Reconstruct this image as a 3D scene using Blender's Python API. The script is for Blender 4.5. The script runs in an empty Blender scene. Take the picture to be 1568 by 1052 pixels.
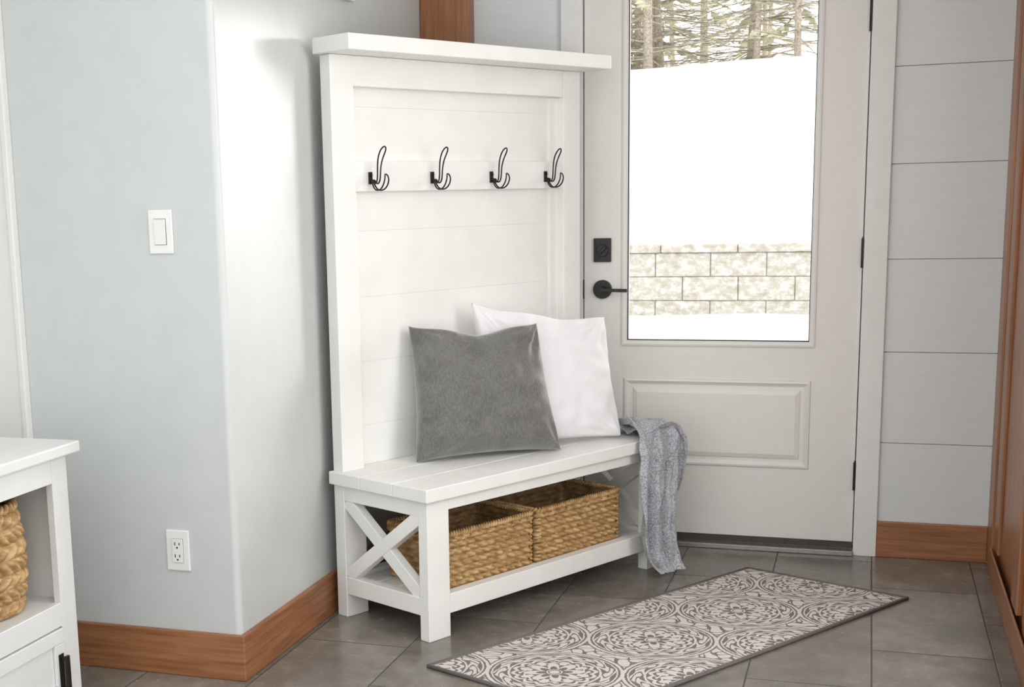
import bpy, bmesh, math, random
from mathutils import Vector, Matrix, noise
random.seed(7)
S=bpy.context.scene
COL=bpy.context.collection
S.view_settings.view_transform='Standard'
S.view_settings.look='None'
S.view_settings.exposure=0.08
# ---------------------------------------------------------------- materials
def new_mat(name):
    m=bpy.data.materials.new(name);m.use_nodes=True
    nt=m.node_tree;b=nt.nodes['Principled BSDF'];return m,nt,b
class E:
    nt=None
    def __init__(s,k): s.k=k
    @staticmethod
    def m(op,*a):
        n=E.nt.nodes.new('ShaderNodeMath');n.operation=op
        for i,x in enumerate(a):
            if isinstance(x,E): E.nt.links.new(x.k,n.inputs[i])
            else: n.inputs[i].default_value=x
        return E(n.outputs[0])
    def __add__(s,o): return E.m('ADD',s,o)
    def __radd__(s,o): return E.m('ADD',o,s)
    def __sub__(s,o): return E.m('SUBTRACT',s,o)
    def __rsub__(s,o): return E.m('SUBTRACT',o,s)
    def __mul__(s,o): return E.m('MULTIPLY',s,o)
    def __rmul__(s,o): return E.m('MULTIPLY',o,s)
    def __truediv__(s,o): return E.m('DIVIDE',s,o)
    def lt(s,o): return E.m('LESS_THAN',s,o)
    def gt(s,o): return E.m('GREATER_THAN',s,o)
    def abs(s): return E.m('ABSOLUTE',s)
    def mx(s,o): return E.m('MAXIMUM',s,o)
    def mn(s,o): return E.m('MINIMUM',s,o)
def ramp(nt,fac,stops):
    r=nt.nodes.new('ShaderNodeValToRGB')
    el=r.color_ramp.elements
    while len(el)<len(stops): el.new(.5)
    for e,(p,c) in zip(el,stops): e.position=p;e.color=(*c,1)
    nt.links.new(fac,r.inputs[0]);return r.outputs[0]
def coords(nt,scale=(1,1,1),kind='Object'):
    tc=nt.nodes.new('ShaderNodeTexCoord');mp=nt.nodes.new('ShaderNodeMapping')
    mp.inputs['Scale'].default_value=scale
    nt.links.new(tc.outputs[kind],mp.inputs[0]);return mp.outputs[0]
def noise_tex(nt,vec,scale,detail=4,rough=.5):
    n=nt.nodes.new('ShaderNodeTexNoise');n.inputs['Scale'].default_value=scale;n.inputs['Detail'].default_value=detail
    n.inputs['Roughness'].default_value=rough
    nt.links.new(vec,n.inputs['Vector']);return n.outputs[0]
def bump(nt,b,h,strength=.2,dist=.002):
    n=nt.nodes.new('ShaderNodeBump');n.inputs['Strength'].default_value=strength;n.inputs['Distance'].default_value=dist
    nt.links.new(h,n.inputs['Height']);nt.links.new(n.outputs[0],b.inputs['Normal'])
def simple(name,col,rough=.5,nscale=30,var=.04,bs=.1,bd=.001,metal=0,scale=(1,1,1),spec=.5,detail=4):
    m,nt,b=new_mat(name)
    v=coords(nt,scale);n=noise_tex(nt,v,nscale,detail)
    c=Vector(col)
    nt.links.new(ramp(nt,n,[(.3,tuple(c*(1-var))),(.7,tuple(min(1,x*(1+var)) for x in c))]),b.inputs['Base Color'])
    b.inputs['Roughness'].default_value=rough;b.inputs['Metallic'].default_value=metal
    b.inputs['Specular IOR Level'].default_value=spec
    if bs: bump(nt,b,n,bs,bd)
    return m
M={}
M['wall']=simple('wall_paint',(.605,.63,.62),.34,14,.02,.06,.002)
M['ceiling']=simple('ceiling_paint',(.8,.8,.79),.8,20,.02)
M['shiplap']=simple('shiplap_paint',(.70,.73,.735),.33,9,.02,.08,.002,scale=(1,1,6))
M['trim']=simple('trim_paint',(.78,.78,.76),.4,20,.02,.05)
M['white']=simple('white_painted_pine',(.85,.85,.82),.42,9,.03,.14,.0018,scale=(1,1,1))
M['door']=simple('door_paint',(.75,.735,.70),.4,25,.015,.05)
M['cab']=simple('cabinet_paint',(.74,.75,.74),.4,20,.02,.05)
M['plastic']=simple('white_plastic',(.85,.85,.83),.3,20,.01,0)
M['black']=simple('black_metal',(.022,.020,.020),.36,60,.1,.05,metal=.5)
M['darkslot']=simple('dark_slot',(.02,.02,.02),.8,60,.1,0)
M['rubber']=simple('dark_bronze_threshold',(.05,.048,.045),.5,60,.2,0)
M['steel']=simple('threshold_aluminium',(.33,.32,.30),.45,60,.1,0,metal=.7)
def wood(name,sc,c1,c2,c3):
    m,nt,b=new_mat(name)
    v=coords(nt,sc);n=noise_tex(nt,v,3.0,8,.62)
    nt.links.new(ramp(nt,n,[(.3,c1),(.5,c2),(.72,c3)]),b.inputs['Base Color'])
    b.inputs['Roughness'].default_value=.36
    bump(nt,b,n,.15,.001);return m
W1,W2,W3=(.21,.078,.030),(.31,.128,.052),(.42,.195,.09)
M['wood_h']=wood('fir_wood_horizontal',(1.2,1.2,22),W1,W2,W3)
M['wood_v']=wood('fir_wood_vertical',(20,20,1.0),W1,W2,W3)
def fabric(name,c1,c2,sc=350,stretch=(1,1,1),bs=.5,bd=.0015,rough=.95,sheen=.3,lo=.38,hi=.62,big=.25):
    m,nt,b=new_mat(name)
    v=coords(nt,stretch);n=noise_tex(nt,v,sc,3,.6);n2=noise_tex(nt,coords(nt),14,4)
    E.nt=nt
    f=(E(n)*(1-big)+E(n2)*big)
    nt.links.new(ramp(nt,f.k,[(lo,c1),(hi,c2)]),b.inputs['Base Color'])
    b.inputs['Roughness'].default_value=rough;b.inputs['Sheen Weight'].default_value=sheen
    bump(nt,b,n,bs,bd);return m
M['grey_fab']=fabric('grey_velvet_linen',(.098,.097,.087),(.172,.170,.156),260,(1,1,.3),.4,.001,big=.35,sheen=.6,rough=.7)
M['white_fab']=fabric('white_cotton',(.80,.79,.81),(.86,.85,.87),300,bs=.2)
M['throw']=fabric('grey_melange_knit',(.20,.22,.245),(.56,.58,.61),200,bs=.8,bd=.003)
def straw(name,c1,c2,c3,sc=28):
    m,nt,b=new_mat(name)
    n=noise_tex(nt,coords(nt,(1,1,2.2)),sc,3,.55)
    nt.links.new(ramp(nt,n,[(.32,c1),(.5,c2),(.66,c3)]),b.inputs['Base Color'])
    n2=noise_tex(nt,coords(nt,(1,1,4)),160,3)
    b.inputs['Roughness'].default_value=.5;bump(nt,b,n2,.35,.0015);return m
M['straw']=straw('water_hyacinth',(.30,.165,.060),(.45,.275,.11),(.62,.43,.21),34)
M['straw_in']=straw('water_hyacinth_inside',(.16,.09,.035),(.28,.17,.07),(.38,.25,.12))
def floor_mat():
    m,nt,b=new_mat('slate_porcelain_tile')
    tc=nt.nodes.new('ShaderNodeTexCoord')
    sep=nt.nodes.new('ShaderNodeSeparateXYZ');nt.links.new(tc.outputs['Object'],sep.inputs[0])
    E.nt=nt
    X=E(sep.outputs[0]);Y=E(sep.outputs[1])
    tw,tl,g=.318,.636,.0022
    u=(X-.030)/tw
    row=E.m('FLOOR',u)
    fu=(u-row)*tw
    v=(Y+.09)/tl + row*.5
    vr=E.m('FLOOR',v)
    fv=(v-vr)*tl
    d=fu.mn(tw-fu).mn(fv.mn(tl-fv))
    gm=d.lt(g)
    h=E.m('FRACT',E.m('SINE',row*12.9898+vr*78.233)*43758.5)
    n=E(noise_tex(nt,tc.outputs['Object'],3.2,7,.62));n2=E(noise_tex(nt,tc.outputs['Object'],18,6,.6))
    f=n*.7+n2*.3+(h-.5)*.13
    tile=ramp(nt,f.k,[(.34,(.125,.110,.092)),(.52,(.195,.174,.148)),(.7,(.31,.282,.245))])
    mx=nt.nodes.new('ShaderNodeMix');mx.data_type='RGBA'
    nt.links.new(gm.k,mx.inputs[0]);nt.links.new(tile,mx.inputs[6]);mx.inputs[7].default_value=(.075,.066,.057,1)
    nt.links.new(mx.outputs[2],b.inputs['Base Color'])
    r=(n2*.25+.12).mx(gm*.8)
    nt.links.new(r.k,b.inputs['Roughness'])
    b.inputs['Specular IOR Level'].default_value=.6
    hh=E.m('MINIMUM',d/.004,1.0)+n2*.25
    bump(nt,b,hh.k,.4,.0015)
    return m
M['floor']=floor_mat()
def rug_mat():
    m,nt,b=new_mat('rug_medallion_pattern')
    uv=nt.nodes.new('ShaderNodeUVMap');uv.uv_map='UVMap'
    sep=nt.nodes.new('ShaderNodeSeparateXYZ');nt.links.new(uv.outputs[0],sep.inputs[0])
    E.nt=nt
    X=E(sep.outputs[0]);Y=E(sep.outputs[1])   # metres
    WD,LN=.565,1.437
    P=.40
    wob=E(noise_tex(nt,uv.outputs[0],70,2))
    xa=E.m('FLOORED_MODULO',X+.02,P)-P/2; ya=Y-WD/2
    xb=E.m('FLOORED_MODULO',X+P/2+.02,P)-P/2; yb=(Y-WD/2).abs()-WD/2
    ra=E.m('SQRT',xa*xa+ya*ya);rb=E.m('SQRT',xb*xb+yb*yb)
    ta=E.m('ARCTAN2',ya,xa);tb=E.m('ARCTAN2',yb,xb)
    sel=rb.lt(ra)
    r=ra*(1-sel)+rb*sel; t=ta*(1-sel)+tb*sel
    r=r+(wob-.5)*.006
    def sin(x): return E.m('SINE',x)
    def cos(x): return E.m('COSINE',x)
    def band(c,w): return (r-c).abs().lt(w)
    mask=band(.172,.0042).mx(band(.160,.0022)).mx(band(.117,.003))
    beads=(r-.1385-.006*sin(t*10)).abs().lt(.0125)*(sin(t*10+2.2*sin(r*130)).abs().gt(.42))
    scal=(r-.094-.012*cos(t*8).abs()).abs().lt(.0055)
    petal=r.lt(cos(t*4).abs()*.045+.034)*r.gt(cos(t*4).abs()*.026+.022)
    tongue=r.lt(.088)*r.gt(.060)*(sin(t*4).abs().gt(.86))
    core=r.lt(.013).mx(band(.019,.0022))
    outer=r.gt(.181)*((sin(X*62+1.6*sin(Y*55))*sin(Y*62+1.6*sin(X*55))).abs().gt(.16))
    mask=mask.mx(beads).mx(scal).mx(petal).mx(tongue).mx(core).mx(outer)
    fil=r.gt(.07)*r.lt(.092)*((sin(t*8+1.5*sin(r*160)).abs().gt(.80)))
    mask=mask.mx(fil)
    edge=X.mn(LN-X).mn(Y.mn(WD-Y))
    mask=mask*edge.gt(.012)
    fine=E(noise_tex(nt,uv.outputs[0],900,2))
    mx=nt.nodes.new('ShaderNodeMix');mx.data_type='RGBA'
    nt.links.new(mask.k,mx.inputs[0])
    nt.links.new(ramp(nt,fine.k,[(.3,(.140,.122,.112)),(.7,(.225,.200,.186))]),mx.inputs[6])
    nt.links.new(ramp(nt,fine.k,[(.3,(.57,.53,.49)),(.7,(.74,.70,.65))]),mx.inputs[7])
    nt.links.new(mx.outputs[2],b.inputs['Base Color'])
    b.inputs['Roughness'].default_value=.95
    bump(nt,b,(mask*.6+fine*.4).k,.4,.0015)
    return m
M['rug']=rug_mat()
M['rug_edge']=simple('rug_binding',(.14,.125,.118),.9,300,.15,.3)
M['snow']=simple('snow',(.92,.93,.95),.7,3,.02,.3,.02)
M['bark']=simple('bark',(.46,.39,.30),.9,20,.4,.5,.01)
M['needles']=simple('conifer_needles',(.58,.55,.36),.9,5,.5,.0)
def block_mat():
    m,nt,b=new_mat('retaining_block')
    n=noise_tex(nt,coords(nt,(1,1,1.4)),13,6,.7)
    nt.links.new(ramp(nt,n,[(.36,(.40,.36,.28)),(.5,(.53,.49,.41)),(.62,(.70,.68,.64))]),b.inputs['Base Color'])
    b.inputs['Roughness'].default_value=.95;bump(nt,b,n,.6,.02);return m
M['block']=block_mat()
M['mortar']=simple('block_joint',(.30,.27,.22),.95,30,.2,0)
def glass_mat():
    m=bpy.data.materials.new('window_glass');m.use_nodes=True;nt=m.node_tree;nt.nodes.clear()
    o=nt.nodes.new('ShaderNodeOutputMaterial');mx=nt.nodes.new('ShaderNodeMixShader')
    t=nt.nodes.new('ShaderNodeBsdfTransparent');g=nt.nodes.new('ShaderNodeBsdfGlossy');g.inputs['Roughness'].default_value=.02
    f=nt.nodes.new('ShaderNodeFresnel');f.inputs[0].default_value=1.3
    nt.links.new(f.outputs[0],mx.inputs[0]);nt.links.new(t.outputs[0],mx.inputs[1]);nt.links.new(g.outputs[0],mx.inputs[2]);nt.links.new(mx.outputs[0],o.inputs[0])
    return m
M['glass']=glass_mat()
# ---------------------------------------------------------------- mesh helpers
def link(o,parent=None):
    COL.objects.link(o)
    if parent: o.parent=parent
    return o
def empty(name,loc=(0,0,0),rz=0):
    o=bpy.data.objects.new(name,None);o.empty_display_size=.1;o.location=loc;o.rotation_euler=(0,0,rz);return link(o)
def mesh_obj(name,verts,faces,mat,parent=None,smooth=False):
    me=bpy.data.meshes.new(name);me.from_pydata([tuple(v) for v in verts],[],faces);me.update()
    o=bpy.data.objects.new(name,me)
    mats=mat if isinstance(mat,(list,tuple)) else [mat]
    for m in mats: me.materials.append(M[m] if isinstance(m,str) else m)
    if smooth:
        for p in me.polygons: p.use_smooth=True
    return link(o,parent)
class MB:
    """accumulates boxes / shapes into one mesh"""
    def __init__(s): s.v=[];s.f=[];s.mi=[]
    def add(s,vs,fs,mi=0):
        k=len(s.v);s.v+= [tuple(v) for v in vs];s.f+=[tuple(i+k for i in f) for f in fs];s.mi+=[mi]*len(fs)
    def box(s,x0,x1,y0,y1,z0,z1,mi=0,M4=None):
        vs=[Vector((x,y,z)) for x in (x0,x1) for y in (y0,y1) for z in (z0,z1)]
        if M4: vs=[M4@v for v in vs]
        s.add(vs,[(0,1,3,2),(4,6,7,5),(0,4,5,1),(2,3,7,6),(0,2,6,4),(1,5,7,3)],mi)
    def bar(s,p,q,w,d,n,mi=0):
        """beam from p to q, width w in plane, depth d along n"""
        p=Vector(p);q=Vector(q);n=Vector(n).normalized();t=(q-p).normalized();sd=t.cross(n).normalized()
        vs=[e+sd*(a*w/2)+n*(b*d/2) for e in (p,q) for a in (-1,1) for b in (-1,1)]
        s.add(vs,[(0,1,3,2),(4,6,7,5),(0,4,5,1),(2,3,7,6),(0,2,6,4),(1,5,7,3)],mi)
    def cyl(s,p,q,r,n=16,mi=0,r2=None):
        p=Vector(p);q=Vector(q);t=(q-p).normalized();a=t.orthogonal().normalized();b=t.cross(a);r2=r if r2 is None else r2
        vs=[];
        for e,rr in ((p,r),(q,r2)):
            for i in range(n):
                an=2*math.pi*i/n;vs.append(e+a*math.cos(an)*rr+b*math.sin(an)*rr)
        fs=[(i,(i+1)%n,n+(i+1)%n,n+i) for i in range(n)]+[tuple(range(n-1,-1,-1)),tuple(range(n,2*n))]
        s.add(vs,fs,mi)
    def build(s,name,mats,parent=None,bevel=0,seg=2,smooth=False):
        o=mesh_obj(name,s.v,s.f,mats,parent,smooth)
        for p,i in zip(o.data.polygons,s.mi): p.material_index=i
        bm=bmesh.new();bm.from_mesh(o.data);bmesh.ops.recalc_face_normals(bm,faces=bm.faces);bm.to_mesh(o.data);bm.free()
        if bevel:
            b=o.modifiers.new('b','BEVEL');b.width=bevel;b.segments=seg;b.limit_method='ANGLE';b.angle_limit=.6
        return o
def tube(name,pts,r,mat,parent=None,closed=False,res=8,cyc=None):
    cu=bpy.data.curves.new(name,'CURVE');cu.dimensions='3D';cu.bevel_depth=r;cu.bevel_resolution=4;cu.resolution_u=res;cu.use_fill_caps=True
    for pl in pts:
        sp=cu.splines.new('NURBS');sp.points.add(len(pl)-1)
        for i,p in enumerate(pl): sp.points[i].co=(*p,1)
        sp.order_u=min(4,len(pl));sp.use_endpoint_u=not closed;sp.use_cyclic_u=closed
    o=bpy.data.objects.new(name,cu);cu.materials.append(M[mat])
    link(o)
    dg=bpy.context.evaluated_depsgraph_get();me=bpy.data.meshes.new_from_object(o.evaluated_get(dg))
    bpy.data.objects.remove(o);mo=bpy.data.objects.new(name,me)
    if not me.materials: me.materials.append(M[mat])
    for p in me.polygons:p.use_smooth=True
    return link(mo,parent)
# ---------------------------------------------------------------- room shell
L=1.7303;H=2.6;HB=.128
b=MB();b.box(-.74,2.6,-8,.0,-.10,0);b.build('floor','floor')
b=MB();b.box(-.86,2.12,-3.6,.12,H,H+.1);b.build('ceiling','ceiling')
def left_wall():
    r=.018;K=28;pts=[]
    pts.append((-.86,-L));
    for i in range(K+1):
        a=-math.pi/2+ (math.pi/2)*i/K
        pts.append((-r+r*math.cos(a),-L+r+r*math.sin(a)))
    pts+=[(0,.0),(-.86,.0)]
    n=len(pts);vs=[(x,y,0) for x,y in pts]+[(x,y,H) for x,y in pts]
    fs=[(i,(i+1)%n,n+(i+1)%n,n+i) for i in range(n)]+[tuple(range(n-1,-1,-1)),tuple(range(n,2*n))]
    b=MB();b.add(vs,fs);b.build('wall_left','wall')
left_wall()
b=MB();b.box(-.86,-.74,-3.4,-L,0,H);b.build('wall_side','wall')
b=MB()
b.box(0,.588,.012,.12,0,H);b.box(1.556,2.12,.012,.12,0,H);b.box(.588,1.556,.012,.12,2.06,H)
sp=.3169;s0=1.6737
zs=[s0-sp*k for k in range(-3,6)]
zs=sorted([z for z in zs if 0<z<H]+[0,H])
for za,zb in zip(zs[:-1],zs[1:]):
    for xa,xb in ((0,.515),(1.63,2.12)):
        b.box(xa,xb,0,.0119,za+.0009,zb-.0009)
    if za>2.1: b.box(.515,1.63,0,.0119,za+.0009,zb-.0009)
b.build('wall_back','shiplap',bevel=.001,seg=1)
b=MB();b.box(.51,.588,-.018,.06,0,2.10);b.box(1.556,1.633,-.018,.06,0,2.10);b.box(.49,1.653,-.022,.061,2.101,2.20)
b.box(.560,.600,.047,.10,.02,2.07);b.box(1.544,1.58,.047,.10,.02,2.07);b.box(.60,1.544,.047,.10,2.045,2.08)
b.build('trim_1','trim',bevel=.002)
b=MB();b.box(-.72,-.629,-L-.018,-L,0,2.14);b.box(-.629,-.612,-L-.026,-L,0,2.14)
b.build('trim_2','trim',bevel=.003)
b=MB();b.box(1.992,2.12,-.16,-.0,0,H);b.build('corner_post_right','wood_v',bevel=.006)
b=MB()
b.box(2.01,2.12,-1.05,-.161,0,H)
b.box(1.998,2.012,-.30,-.18,.10,H);b.box(1.994,2.012,-.95,-.80,.10,H)
b.box(2.0,2.12,-3.6,-1.051,0,.30);b.box(2.0,2.12,-3.6,-1.051,2.35,H)
b.box(1.995,2.12,-1.12,-1.051,.301,2.349);b.box(1.995,2.12,-2.36,-2.28,.301,2.349);b.box(1.995,2.12,-3.6,-3.52,.301,2.349)
b.build('wall_right','wood_v',bevel=.004)
b=MB();b.box(1.986,1.9935,-3.6,-.17,0,.095);b.build('baseboard_right','wood_h',bevel=.003)
b=MB();b.box(0.001,.188,-.068,-.001,HB,H);b.build('corner_post_left','wood_v',bevel=.004)
b=MB()
t=.016
vs=[(-.61,-L-t),(t,-L-t),(t,-.0),(0,-.0),(0,-L),(-.61,-L)]
n=6;V=[(x,y,0) for x,y in vs]+[(x,y,HB) for x,y in vs]
b.add(V,[(i,(i+1)%n,n+(i+1)%n,n+i) for i in range(n)]+[(5,4,1,0),(4,3,2,1),(6,7,10,11),(7,8,9,10)])
b.build('baseboard_left','wood_h',bevel=.003)
b=MB();b.box(t,.51,-t,0,0,HB);b.box(1.633,1.992,-t,0,0,HB);b.build('baseboard_back','wood_h',bevel=.003)
# ---------------------------------------------------------------- door
D=empty('door_1')
DX0,DX1=.592,1.552;GX0,GX1,GZ0,GZ1=.749,1.386,.755,1.955;DZ=.046;DH=2.055
b=MB()
b.box(DX0,GX0,0.0,.045,DZ,DH);b.box(GX1,DX1,0.0,.045,DZ,DH);b.box(GX0,GX1,0,.045,DZ,GZ0);b.box(GX0,GX1,0,.045,GZ1,DH)
b.build('slab','door',D,bevel=0)
def frame_ring(b,xa,xb,za,zb,w,y0,y1):
    b.box(xa,xb,y0,y1,zb-w,zb);b.box(xa,xb,y0,y1,za,za+w);b.box(xa,xa+w,y0,y1,za+w,zb-w);b.box(xb-w,xb,y0,y1,za+w,zb-w)
def bevel_ring(b,xa,xb,za,zb,prof):
    rings=[]
    for ins,y in prof: rings.append([(xa+ins,y,za+ins),(xb-ins,y,za+ins),(xb-ins,y,zb-ins),(xa+ins,y,zb-ins)])
    vs=[p for r in rings for p in r];fs=[]
    for k in range(len(rings)-1):
        for i in range(4): fs.append((k*4+i,k*4+(i+1)%4,(k+1)*4+(i+1)%4,(k+1)*4+i))
    b.add(vs,fs)
b=MB()
bevel_ring(b,GX0-.020,GX1+.020,GZ0-.020,GZ1+.020,[(0,0.0005),(.001,-.007),(.008,-.009),(.016,-.007),(.020,-.002),(.0205,.02)])
b.build('glazing_bead','door',D)
b=MB();frame_ring(b,GX0-.001,GX1+.001,GZ0-.001,GZ1+.001,.0035,.004,.02);b.build('shadow_gasket','darkslot',D)  # dark gasket ring, its black also draws the shadow gap round the glass
b=MB()
bevel_ring(b,.738,1.397,.301,.618,[(0,.0002),(.003,-.007),(.010,-.009),(.018,-.003),(.024,.0008),(.034,-.0006),(.037,-.004),(.050,-.009),(.052,-.0095)])
b.add([(.79,-.0095,.353),(1.345,-.0095,.353),(1.345,-.0095,.566),(.79,-.0095,.566)],[(0,1,2,3)])
b.build('raised_panel','door',D)
b=MB();b.box(GX0,GX1,.018,.024,GZ0,GZ1);b.build('glass','glass',D)
b=MB();b.box(DX0,DX1,-.004,.04,.022,DZ);b.build('sweep','rubber',D)
b=MB();b.box(.588,1.556,-.035,.10,0.0005,.018);b.box(.588,1.556,.0,.10,.018,.022);b.build('threshold',['steel'],D,bevel=.003)
b=MB()
b.box(.628,.691,-.012,0,1.039,1.124);b.cyl((.66,-.012,1.080),(.66,-.02,1.080),.022,24)
b.bar((.650,-.024,1.070),(.674,-.024,1.094),.010,.012,(0,1,0))
b.cyl((.660,0,.940),(.660,-.014,.940),.034,32);b.cyl((.660,-.014,.940),(.660,-.05,.940),.012,20)
b.bar((.655,-.048,.940),(.757,-.048,.938),.012,.010,(0,1,0))
b.box(.5885,.5925,-.006,.03,.905,.975)
b.build('lockset','black',D,bevel=.0015)
b=MB()
for za,zb in ((.235,.335),(1.012,1.111),(1.79,1.89)):
    b.cyl((1.554,-.012,za),(1.554,-.012,zb),.0065,12);b.cyl((1.554,-.012,zb),(1.554,-.012,zb+.006),.004,10)
b.build('hinges','black',D)
# ---------------------------------------------------------------- hall tree (local x=a, y=-b)
th=1.089
HT=empty('hall_tree',(.0258,-1.1362,0),th)
w=MB()
def B(a0,a1,b0,b1,z0,z1,mb=None): (mb or w).box(a0,a1,-b1,-b0,z0,z1)
WS=1.18
for a0 in (.02,1.071):
    B(a0,a0+.089,0,.045,0,1.70)
    B(a0,a0+.089,.372,.41,0,.4225)
B(.1091,1.0709,.0,.0425,1.612,1.70)
B(.1091,1.0709,.006,.033,1.305,1.395)
B(1.026,1.0709,.004,.018,.465,1.612)
B(-.006,1.186,-.0,.161,1.7005,1.746)
w.build('frame','white',HT,bevel=.0025)
w=MB()
zs=[.463,.587,.787,.987,1.187,1.387,1.556,1.66]
for za,zb in zip(zs[:-1],zs[1:]): B(.105,1.075,.0,.010,za+.0004,zb-.0004)
B(.105,1.075,.0005,.0085,.463,1.66)
w.build('shiplap_panel','white',HT,bevel=.0005,seg=1)
w=MB()
for b0,b1 in ((-.0,.142),(.1435,.286),(.2875,.43)): B(0,WS,b0,b1,.423,.463)
w.build('seat_planks','white',HT,bevel=.003)
w=MB()
B(.1091,1.0709,.385,.4085,.385,.4228);B(.1091,1.0709,.0005,.025,.385,.4228)
B(.1091,1.0709,.3725,.4095,.070,.130);B(.1091,1.0709,.0005,.038,.070,.130)
for a0 in (.022,1.12):
    B(a0,a0+.036,.0451,.3719,.372,.4228);B(a0,a0+.036,.0451,.3719,.075,.130)
    am=a0+.018
    w.bar((am,-.048,.133),(am,-.368,.370),.042,.034,(1,0,0));w.bar((am,-.048,.370),(am,-.368,.133),.042,.030,(1,0,0))
for k in range(4): B(.059,1.119,.046+k*.082,.046+k*.082+.078,.100,.118)
w.build('base','white',HT,bevel=.002)
def hook(a,i):
    e=bpy.data.objects.new('coat_hook_%d'%i,None);e.empty_display_size=.03;link(e,HT)
    w=MB();z=1.345
    w.box(a-.007,a+.007,-.038,-.033,z-.018,z+.018)
    w.cyl((a,-.038,z+.009),(a,-.042,z+.009),.0045,12);w.cyl((a,-.038,z-.008),(a,-.055,z-.010),.005,12)
    w.build('hook_plate_%d'%i,'black',e,bevel=.001)
    def P(da,bb,zz): return (a+da,-bb,zz)
    up=[]
    for s_ in (1,-1):
        seg=[P(s_*.003,.050,z-.010),P(s_*.005,.062,z-.022),P(s_*.006,.074,z-.010),P(s_*.006,.074,z+.025),P(s_*.009,.080,z+.055),P(s_*.012,.092,z+.076),P(s_*.008,.100,z+.088)]
        up.append(seg)
    path=up[0]+[P(0,.102,z+.092)]+up[1][::-1]
    tube('hook_upper_%d'%i,[path],.0023,'black',e)
    path=[]
    for s_ in (1,-1):
        seg=[P(s_*.003,.046,z-.012),P(s_*.005,.054,z-.034),P(s_*.007,.076,z-.040),P(s_*.009,.098,z-.030),P(s_*.009,.110,z-.006),P(s_*.005,.106,z+.008)]
        path.append(seg)
    path=path[0]+[P(0,.102,z+.011)]+path[1][::-1]
    tube('hook_lower_%d'%i,[path],.0023,'black',e)
for i,a in enumerate((.176,.439,.713,.985)): hook(a,i+1)
c_,s_=math.cos(th),math.sin(th)
def T(a,b_,z): return Vector((.0258+c_*a+s_*b_,-1.1362+s_*a-c_*b_,z))
# ---------------------------------------------------------------- pillows
def pillow(name,BL,BR,TR,TL,thick,mat,seed,pinch=.055,dip=0.0):
    BL,BR,TR,TL=[Vector(p) for p in (BL,BR,TR,TL)]
    n=(BR-BL).cross(TL-BL).normalized()
    N=72;vs=[];idx={}
    def pos(u,v,side):
        uu=u*(1-pinch*(1-v*v)**1.3);vv=v*(1-pinch*(1-u*u)**1.0)
        s=(uu+1)/2;t=(vv+1)/2
        P=BL*(1-s)*(1-t)+BR*s*(1-t)+TR*s*t+TL*(1-s)*t
        if v>0: P.z-=dip*v*v*(1-u*u)*(1+.8*math.sin(u*5+seed))
        h=max(0,(1-u*u))**.5*max(0,(1-v*v))**.5
        h=h**.75
        h*= .5*thick*(1+.14*(-v))
        e=min(1,(1-abs(u))*5)*min(1,(1-abs(v))*5)
        q=Vector((u*1.6+seed,v*1.6,side*2.0))
        wr=noise.noise(q*1.3)*.012+noise.noise(q*3.1)*.006
        cr=0
        for (cu,cv) in ((-1,-1),(1,-1),(1,1),(-1,1)):
            du,dv=u-cu,v-cv;rad=math.hypot(du,dv);ang=math.atan2(dv*cv,du*cu)
            cr+=math.sin(ang*11+seed*cu+2.5*noise.noise(Vector((u*1.5,v*1.5,seed+cv))))*math.exp(-((rad-.35)/.28)**2)*.0055
        ed=math.sin(u*17+seed+3*noise.noise(Vector((u*2,seed,0))))*math.exp(-((1-abs(v))/.16))*.005+math.sin(v*19+seed)*math.exp(-((1-abs(u))/.16))*.004
        return P+n*(side*h+ (wr*e+cr*min(1,e*2)+ed*min(1,e*3)))
    faces=[]
    for side in (1,-1):
        for i in range(N+1):
            for j in range(N+1):
                u=-1+2*i/N;v=-1+2*j/N
                u=math.sin(u*math.pi/2)*.35+u*.65;v=math.sin(v*math.pi/2)*.35+v*.65
                border=i in(0,N) or j in (0,N)
                key=(i,j,0 if border else side)
                if key not in idx: idx[key]=len(vs);vs.append(pos(u,v,side))
        for i in range(N):
            for j in range(N):
                f=[]
                for di,dj in ((0,0),(1,0),(1,1),(0,1)):
                    ii,jj=i+di,j+dj;bd=ii in(0,N) or jj in(0,N);f.append(idx[(ii,jj,0 if bd else side)])
                faces.append(tuple(f if side==1 else f[::-1]))
    return mesh_obj(name,vs,faces,mat,None,True)
pillow('throw_pillow',T(.262,.118,.466),T(.712,.328,.466),T(.690,.247,.876),T(.312,.045,.886),.165,'grey_fab',1.3,.06,.012)
pillow('throw_pillow',T(.53,.17,.468),T(1.008,.345,.472),T(1.036,.25,.868),T(.556,.085,.944),.135,'white_fab',5.7,.06,.008)
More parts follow.
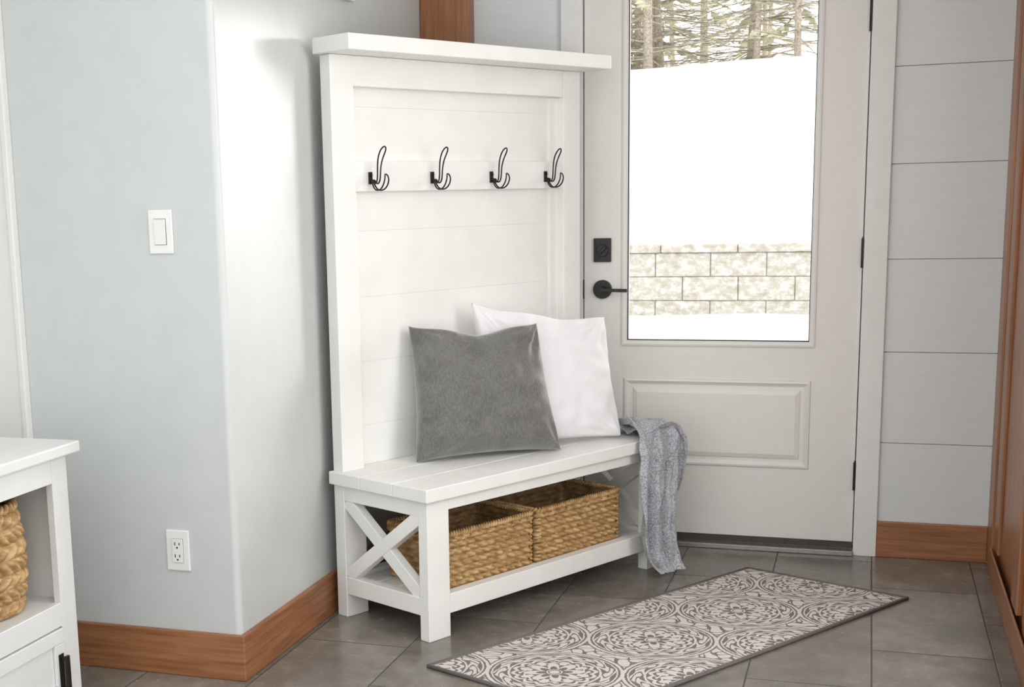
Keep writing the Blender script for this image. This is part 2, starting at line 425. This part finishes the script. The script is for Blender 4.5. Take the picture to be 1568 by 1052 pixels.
# ---------------------------------------------------------------- baskets
def weave_wall(b,path,z0,z1,rowh,cell,amp,inward=.0,mi=0,taper=0.0,ctr=None,res=.003,zres=.0023,skew=0):
    P,length=path
    nc=int(round(length/cell/2))*2;cl=length/nc
    nu=int(length/res);nz=int((z1-z0)/zres)
    vs=[]
    for j in range(nz+1):
        z=z0+(z1-z0)*j/nz
        for i in range(nu):
            s=length*i/nu
            (x,y),(nx,ny)=P(s)
            zz=z+.003*noise.noise(Vector((x*12,y*12,0)))
            rr=(zz-z0)/rowh;row=math.floor(rr);fr=rr-row
            ph=(s+skew*(z-z0))/cl+ (row%2)*.5+.15*noise.noise(Vector((row*3.7,s*8,1)))+(fr-.5)*.35
            lon=abs(math.sin(math.pi*ph))**.6
            lat=math.sin(math.pi*fr)**.55 if 0<fr<1 else 0
            nzz=noise.noise(Vector((x*60,y*60,z*60)))*.12
            d=amp*(lon*lat*(1+nzz)-.4)
            tp=taper*(z-z0)/(z1-z0)
            vs.append((x+nx*(d+tp),y+ny*(d+tp),z))
    fs=[]
    for j in range(nz):
        for i in range(nu):
            fs.append((j*nu+i,j*nu+(i+1)%nu,(j+1)*nu+(i+1)%nu,(j+1)*nu+i))
    b.add(vs,fs,mi)
def rrect(a0,a1,b0,b1,r):
    W=a1-a0-2*r;Dp=b1-b0-2*r;q=math.pi*r/2
    length=2*W+2*Dp+4*q
    def P(s):
        s%=length
        parts=[(W,'l',(a0+r,b0),(1,0),(0,-1)),(q,'c',(a1-r,b0+r),-math.pi/2,None),(Dp,'l',(a1,b0+r),(0,1),(1,0)),(q,'c',(a1-r,b1-r),0,None),
               (W,'l',(a1-r,b1),(-1,0),(0,1)),(q,'c',(a0+r,b1-r),math.pi/2,None),(Dp,'l',(a0,b1-r),(0,-1),(-1,0)),(q,'c',(a0+r,b0+r),math.pi,None)]
        for ln,k,p,d,nn in parts:
            if s<=ln+1e-9:
                if k=='l': return (p[0]+d[0]*s,p[1]+d[1]*s),nn
                an=d+s/r;return (p[0]+r*math.cos(an),p[1]+r*math.sin(an)),(math.cos(an),math.sin(an))
            s-=ln
        return (a0+r,b0),(0,-1)
    return P,length
def rope_ring(b,path,z,R,mi=0,off=0,tw=.022):
    P,length=path
    n=int(length/.004);
    nt=max(2,round(length/tw))
    for st in (0,1):
        vs=[];K=8
        for i in range(n):
            s=length*i/n;(x,y),(nx,ny)=P(s)
            ph=2*math.pi*nt*i/n+st*math.pi
            cx=math.cos(ph)*R*.5;cz=math.sin(ph)*R*.5
            for k in range(K):
                an=2*math.pi*k/K
                rr=cx+off+math.cos(an)*R*.62
                vs.append((x+nx*rr,y+ny*rr,z+cz+math.sin(an)*R*.62))
        fs=[(i*K+k,((i+1)%n)*K+k,((i+1)%n)*K+(k+1)%K,i*K+(k+1)%K) for i in range(n) for k in range(K)]
        b.add(vs,fs,mi)
def rect_basket(name,a0,a1,b0,b1,z0,z1):
    e=empty(name,(.0258,-1.1362,0),th)
    y0,y1=-b1,-b0
    b=MB();pth=rrect(a0,a1,y0,y1,.018)
    weave_wall(b,pth,z0,z1,.0205,.036,.0165,taper=.003)
    rope_ring(b,rrect(a0,a1,y0,y1,.018),z1,.010,off=.002)
    rope_ring(b,rrect(a0,a1,y0,y1,.018),z1-.018,.006,off=.004)
    b.box(a0+.004,a1-.004,y0+.004,y1-.004,z0,z0+.006)
    b.build('weave',['straw'],e,smooth=True)
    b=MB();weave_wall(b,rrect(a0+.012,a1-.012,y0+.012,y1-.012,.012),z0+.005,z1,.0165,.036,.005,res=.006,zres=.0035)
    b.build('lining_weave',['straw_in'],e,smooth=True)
    b=MB()
    for cx,cy in ((a0,y0),(a1,y0)):
        k=0;z=z0+.008
        while z<z1-.015:
            b.cyl((cx-.006 if cx==a0 else cx+.006,y0+.014,z),(cx+(.012 if cx==a0 else -.012),y0-.007,z+.004),.0045,8);z+=.012
    b.build('corner_binding',['straw'],e,smooth=True)
rect_basket('wicker_basket',.150,.540,.10,.352,.1185,.288)
rect_basket('wicker_basket',.566,.985,.10,.352,.1185,.290)
# ---------------------------------------------------------------- throw blanket
def strip(b,rows,nu,fold,seed,amp):
    def cr(p,i,t):
        p0=p[max(i-1,0)];p1=p[i];p2=p[min(i+1,len(p)-1)];p3=p[min(i+2,len(p)-1)]
        return .5*((2*p1)+(-p0+p2)*t+(2*p0-5*p1+4*p2-p3)*t*t+(-p0+3*p1-3*p2+p3)*t**3)
    Ls=[Vector(r[0]) for r in rows];Rs=[Vector(r[1]) for r in rows];Ns=[Vector(r[2]) for r in rows];As=[Vector((r[3],0,0)) for r in rows]
    vs=[];SUB=14;cnt=0
    for i in range(len(rows)-1):
        for k in range(SUB+(1 if i==len(rows)-2 else 0)):
            t=k/SUB;l=cr(Ls,i,t);r=cr(Rs,i,t);n=(Ns[i].lerp(Ns[i+1],t)).normalized();A=As[i].lerp(As[i+1],t)[0]
            gl=i+t
            for j in range(nu+1):
                u=j/nu
                uu=u+.03*math.sin(u*math.pi*2*fold+gl*.8)
                p=l.lerp(r,uu)
                d=A*(math.sin(u*math.pi*2*fold+seed+.9*math.sin(gl*.9+seed))+.45*math.sin(u*math.pi*2*fold*2.3+gl*1.1))
                d+=.010*noise.noise(Vector((u*4+seed,gl*1.5,3)))
                vs.append(T(*(p+n*d)))
            cnt+=1
    fs=[(a*(nu+1)+j,a*(nu+1)+j+1,(a+1)*(nu+1)+j+1,(a+1)*(nu+1)+j) for a in range(cnt-1) for j in range(nu)]
    b.add(vs,fs)
b=MB()
Z=.463
strip(b,[((1.055,.25,Z+.018),(1.17,.20,Z+.02),(0,0,1),.004),
         ((1.035,.32,Z+.054),(1.18,.28,Z+.03),(0,0,1),.009),
         ((.995,.395,Z+.054),(1.19,.36,Z+.036),(0,0,1),.010),
         ((.975,.440,Z+.020),(1.19,.438,Z+.022),(0,.7,.7),.008),
         ((.965,.460,Z-.04),(1.175,.462,Z-.03),(0,1,0),.010),
         ((.955,.465,Z-.14),(1.145,.468,Z-.13),(0,1,0),.015),
         ((.955,.468,Z-.24),(1.135,.474,Z-.23),(0,1,0),.017),
         ((.965,.468,Z-.34),(1.13,.480,Z-.33),(0,1,0),.016),
         ((.980,.485,.055),(1.130,.500,.06),(0,1,0),.014),
         ((1.00,.510,.018),(1.125,.525,.016),(0,1,.1),.010)],48,2.3,1.1,.01)
strip(b,[((1.05,.44,Z+.022),(1.05,.27,Z+.022),(0,0,1),.006),
         ((1.12,.452,Z+.040),(1.12,.26,Z+.040),(0,0,1),.008),
         ((1.19,.462,Z+.024),(1.19,.26,Z+.022),(.6,0,.8),.006),
         ((1.215,.470,Z-.03),(1.212,.27,Z-.03),(1,0,0),.008),
         ((1.215,.462,Z-.12),(1.215,.29,Z-.13),(1,0,0),.010),
         ((1.205,.440,Z-.21),(1.21,.31,Z-.25),(1,0,0),.008)],30,2.2,2.4,.01)
o=b.build('throw_blanket','throw',None,smooth=True)
m_=o.modifiers.new('s','SOLIDIFY');m_.thickness=.005;m_.offset=0
m_=o.modifiers.new('ss','SUBSURF');m_.levels=1;m_.render_levels=1
# ---------------------------------------------------------------- rug
def rug():
    Lc=Vector((.456,-1.506,0));Bc=Vector((1.218,-.288,0));Ac=Vector((1.728,-.520,0));Ec=Lc+Ac-Bc
    e=empty('area_rug')
    nu,nv=60,24;vs=[];uvs=[]
    for i in range(nu+1):
        for j in range(nv+1):
            s=i/nu;t=j/nv
            p=Lc*(1-s)*(1-t)+Bc*s*(1-t)+Ac*s*t+Ec*(1-s)*t
            z=.0065+.0012*noise.noise(Vector((p.x*6,p.y*6,0)))
            vs.append((p.x,p.y,z));uvs.append((s*1.437,t*.565))
    fs=[(i*(nv+1)+j,i*(nv+1)+j+1,(i+1)*(nv+1)+j+1,(i+1)*(nv+1)+j) for i in range(nu) for j in range(nv)]
    o=mesh_obj('pile',vs,fs,'rug',e,True)
    uvl=o.data.uv_layers.new(name='UVMap')
    for l in o.data.loops: uvl.data[l.index].uv=uvs[l.vertex_index]
    b=MB();pts=[Lc,Bc,Ac,Ec]
    for k in range(4):
        p,q=pts[k].copy(),pts[(k+1)%4].copy();p.z=q.z=.0045;b.cyl(p,q,.0045,10)
    b.build('binding','rug_edge',e,smooth=True)
rug()
# ---------------------------------------------------------------- wall plates
e=empty('light_switch')
b=MB();X=-.1748;z=1.211;y=-L
b.box(X-.035,X+.035,y-.006,y,z-.057,z+.057);b.build('plate','plastic',e,bevel=.003)
b=MB();b.box(X-.0172,X+.0172,y-.0068,y-.006,z-.0337,z+.0337);b.build('gap','darkslot',e)
b=MB();b.add([(X-.0162,y-.008,z-.0327),(X+.0162,y-.008,z-.0327),(X+.0162,y-.0095,z+.0),(X-.0162,y-.0095,z+.0),(X+.0162,y-.013,z+.0327),(X-.0162,y-.013,z+.0327),
  (X-.0162,y-.005,z-.0327),(X+.0162,y-.005,z-.0327),(X+.0162,y-.005,z+.0327),(X-.0162,y-.005,z+.0327)],[(0,1,2,3),(3,2,4,5),(6,7,1,0),(5,4,8,9),(0,3,5,9,6),(1,7,8,4,2)])
b.build('rocker','plastic',e)
e=empty('wall_outlet')
b=MB();X=-.176;z=.354
b.box(X-.035,X+.035,y-.006,y,z-.057,z+.057);b.build('plate','plastic',e,bevel=.003)
b=MB();b.box(X-.0170,X+.0170,y-.0068,y-.006,z-.0335,z+.0335);b.build('gap','darkslot',e)
b=MB();b.box(X-.0165,X+.0165,y-.009,y-.006,z-.033,z+.033);b.build('receptacle','plastic',e,bevel=.001)
b=MB()
for dz in (-.017,.017):
    b.box(X-.008,X-.0055,y-.0095,y-.008,z+dz-.002,z+dz+.007);b.box(X+.0055,X+.008,y-.0095,y-.008,z+dz-.001,z+dz+.006)
    b.cyl((X,y-.008,z+dz-.008),(X,y-.0095,z+dz-.008),.0027,10)
b.build('slots','darkslot',e)
e=empty('picture_frame')
b=MB();b.box(0,.022,-1.03,-.775,1.892,1.912);b.box(0,.022,-1.03,-.775,2.29,2.31);b.box(0,.022,-1.03,-1.01,1.912,2.29);b.box(0,.022,-.795,-.775,1.912,2.29)
b.build('frame','trim',e,bevel=.002)
b=MB();b.box(0,.008,-1.01,-.795,1.912,2.29);b.build('print','ceiling',e)
# ---------------------------------------------------------------- cabinet
C=empty('sideboard_cabinet')
xf,xb=-.287,-.70;ye,yn=-2.07,-3.05
b=MB()
b.box(xb,xf+.027,yn-.02,ye+.025,.684,.712)
b.build('top','cab',C,bevel=.004)
b=MB()
fx=xf-.0205
b.box(xb,fx,ye-.02,ye,0.0,.6835)
b.box(xb,fx,yn,yn+.02,0,.6835)
b.box(xb,xb+.01,yn+.0205,ye-.0205,.06,.6835)
b.box(xb+.0105,fx,yn+.0205,ye-.0205,.295,.315)
b.box(xb+.0105,fx,yn+.0205,ye-.0205,.06,.08)
ym=(ye+yn)/2;b.box(xb+.0105,fx,ym-.03,ym+.03,.0805,.2945);b.box(xb+.0105,fx,ym-.01,ym+.01,.3155,.683)
b.box(xf-.02,xf,ye-.065,ye,.0,.6835);b.box(xf-.02,xf,yn,yn+.065,.0,.6835);b.box(xf-.02,xf,ym-.03,ym+.03,.0755,.6175)
b.box(xf-.02,xf,yn+.0655,ye-.0655,.618,.6835)
b.box(xf-.02,xf,yn+.0655,ye-.0655,.258,.318)
b.box(xf-.02,xf,yn+.0655,ye-.0655,.04,.075)
b.build('carcass','cab',C,bevel=.002)
b=MB()
for ya,yb in ((ym+.034,ye-.069),(yn+.069,ym-.034)):
    b.box(xf-.016,xf-.004,ya,yb,.079,.254)
    for (p,q,r,s2) in ((ya,yb,.218,.2545),(ya,yb,.0785,.114),(ya,ya+.04,.1145,.2175),(yb-.04,yb,.1145,.2175)):
        b.box(xf-.0035,xf+.004,p,q,r,s2)
b.build('doors','cab',C,bevel=.0015)
b=MB()
for yh in (ye-.088,):
    b.box(xf+.004,xf+.018,yh-.004,yh+.004,.178,.186);b.box(xf+.004,xf+.018,yh-.004,yh+.004,.102,.110)
    b.box(xf+.018,xf+.026,yh-.007,yh+.007,.098,.190)
    b.box(xf+.0042,xf+.007,yh-.010,yh+.010,.095,.193)
b.build('handle','black',C,bevel=.001)
def circ(cx,cy,r):
    return (lambda s:((cx+r*math.cos(s/r),cy+r*math.sin(s/r)),(math.cos(s/r),math.sin(s/r)))),2*math.pi*r
e=empty('round_seagrass_basket')
b=MB();cx,cy=-.448,-2.262
def barrel(b):
    K=160;R0=.100;z0,z1=.3165,.575;nz=110;vs=[]
    for j in range(nz+1):
        t=j/nz;z=z0+(z1-z0)*t;r=R0+.022*math.sin(math.pi*(t*.8+.1))
        for i in range(K*3):
            an=2*math.pi*i/(K*3)
            rowh=.036;rr=(z-z0)/rowh;row=int(rr);fr=rr-row
            ph=an*12/math.pi+fr*.9*(1 if row%2 else -1)
            d=.014*(abs(math.sin(math.pi*ph/1))**.6)*(max(0,math.sin(math.pi*fr))**.45)
            vs.append((cx+(r+d)*math.cos(an),cy+(r+d)*math.sin(an),z))
    n=K*3
    b.add(vs,[(j*n+i,j*n+(i+1)%n,(j+1)*n+(i+1)%n,(j+1)*n+i) for j in range(nz) for i in range(n)])
barrel(b)
rope_ring(b,circ(cx,cy,.108),.578,.012,tw=.035);b.cyl((cx,cy,.3165),(cx,cy,.325),.098,32)
b.build('weave','straw',e,smooth=True)
# ---------------------------------------------------------------- outside
def grid(name,x0,x1,y0,y1,nx,ny,zf,mat):
    vs=[];
    for i in range(nx+1):
        for j in range(ny+1):
            x=x0+(x1-x0)*i/nx;y=y0+(y1-y0)*j/ny;vs.append((x,y,zf(x,y)))
    fs=[(i*(ny+1)+j,(i+1)*(ny+1)+j,(i+1)*(ny+1)+j+1,i*(ny+1)+j+1) for i in range(nx) for j in range(ny)]
    return mesh_obj(name,vs,fs,mat,None,True)
def zlow(x,y):
    k=min(1,max(0,(y-.6)/.8))
    return -.05+.37*k*k*(3-2*k)+ .03*noise.noise(Vector((x*.8,y*.8,0)))
grid('snow_ground',-10,14,.16,6.02,60,30,zlow,'snow')
def zhill(x,y):
    t=(y-6.25)/22
    return .88+3.42*min(1,t)**.9+.12*noise.noise(Vector((x*.25,y*.3,1))) if t>0 else .88
grid('snow_hill',-22,22,6.22,45,60,50,zhill,'snow')
e=empty('retaining_wall')
b=MB()
for r in range(4):
    z0=.053+r*.1895;off=(r%2)*.216
    for k in range(-18,26):
        x=k*.432+off+.173-.216*0
        dy=random.uniform(-.006,.006)
        b.box(x+.003,x+.429,6.0+dy,6.25,z0+.002,z0+.1875)
for k in range(-14,20): b.box(k*.6+.003,k*.6+.597,5.97,6.25,.813,.878)
b.build('blocks','block',e,bevel=.010,seg=2)
b=MB();b.box(-7.5,11,6.012,6.2,.05,.83);b.build('joints','mortar',e)
def conifer(i,x,y,h,parent):
    z0=zhill(x,y)-.1;b=MB()
    b.cyl((x,y,z0),(x+random.uniform(-.3,.3),y,z0+h),.08+.05*random.random(),9,0,.03)
    for k in range(int(h*11)):
        z=z0+.25+random.random()*h*.95;l=(1-(z-z0)/h)*1.6+.35
        an=random.uniform(0,2*math.pi);dx,dy=math.cos(an)*l,math.sin(an)*l
        p=Vector((x,y,z));q=Vector((x+dx,y+dy,z-.25*l+random.uniform(-.1,.7)))
        b.cyl(p,q,.018,5,0,.006)
        if random.random()<.6:
            for s in (.35,.55,.75,.95):
                m=p.lerp(q,s);sd=Vector((-dy,dx,0)).normalized()*(.18*(1.1-s)+.05);f=(q-p)*.22
                b.add([m-sd+f*.6-Vector((0,0,.05)),m-f*.3,m+sd+f*.6-Vector((0,0,.05)),m+f],[(0,1,2,3)],1)
                if random.random()<.75:
                    up=Vector((0,0,.03));b.add([m-sd*.8+f*.5+up*.2,m-f*.2+up,m+sd*.8+f*.5+up*.2,m+f*.9+up],[(0,1,2,3)],2)
    b.build('tree_%d'%i,['bark','needles','snow'],parent)
e=empty('winter_trees')
for i in range(42):
    y=random.uniform(26,42);cx_=1.57+(-.33+.36*random.random())*(y+4.86)*1.25+1.0
    conifer(i,cx_,y,random.uniform(6,11),e)
# ---------------------------------------------------------------- lights
wd=bpy.data.worlds.new('World');S.world=wd;wd.use_nodes=True
bg=wd.node_tree.nodes['Background'];bg.inputs[0].default_value=(.97,.985,1,1);bg.inputs[1].default_value=1.9
def area(name,loc,rot,sx,sy,p,col=(1,1,1)):
    l=bpy.data.lights.new(name,'AREA');l.shape='RECTANGLE';l.size=sx;l.size_y=sy;l.energy=p;l.color=col
    o=bpy.data.objects.new(name,l);o.location=loc;o.rotation_euler=rot;return link(o)
area('side_sky_fill',(2.42,-1.9,1.55),(0,math.radians(90),0),1.1,.8,13,(1,.975,.95))  # added fill lamp boosting sky light through the unseen right-hand opening
area('overhead_fill',(.9,-2.9,2.55),(0,0,0),1.2,1.2,8,(1,.96,.9))  # added fill lamp under the ceiling, no known fixture there
l=bpy.data.lights.new('door_daylight_sun','SUN');l.energy=2.9;l.angle=math.radians(18);l.color=(1,.94,.90)  # added sun lamp standing in for sky and snow light through the door
o=bpy.data.objects.new('door_daylight_sun',l);link(o);o.location=(6,8,3)
o.rotation_euler=Vector((-.70,-1.0,-.16)).to_track_quat('-Z','Y').to_euler()
# ---------------------------------------------------------------- camera
psi,p,r=-.3350,.1799,-.0245
F=Vector((math.sin(psi)*math.cos(p),math.cos(psi)*math.cos(p),-math.sin(p)))
R0=Vector((math.cos(psi),-math.sin(psi),0));U0=R0.cross(F)
R=R0*math.cos(r)+U0*math.sin(r);U=-R0*math.sin(r)+U0*math.cos(r)
cam=bpy.data.cameras.new('camera');co=bpy.data.objects.new('camera',cam);link(co)
mt=Matrix((( R.x,U.x,-F.x,1.5736),(R.y,U.y,-F.y,-4.8629),(R.z,U.z,-F.z,1.2775),(0,0,0,1)))
co.matrix_world=mt
cam.sensor_width=36;cam.sensor_fit='HORIZONTAL';cam.lens=2046.6/1568*36
cam.shift_x=(784-619.767)/1568;cam.shift_y=(678.592-526.06)/1568
cam.clip_start=.05;cam.clip_end=200
S.camera=co
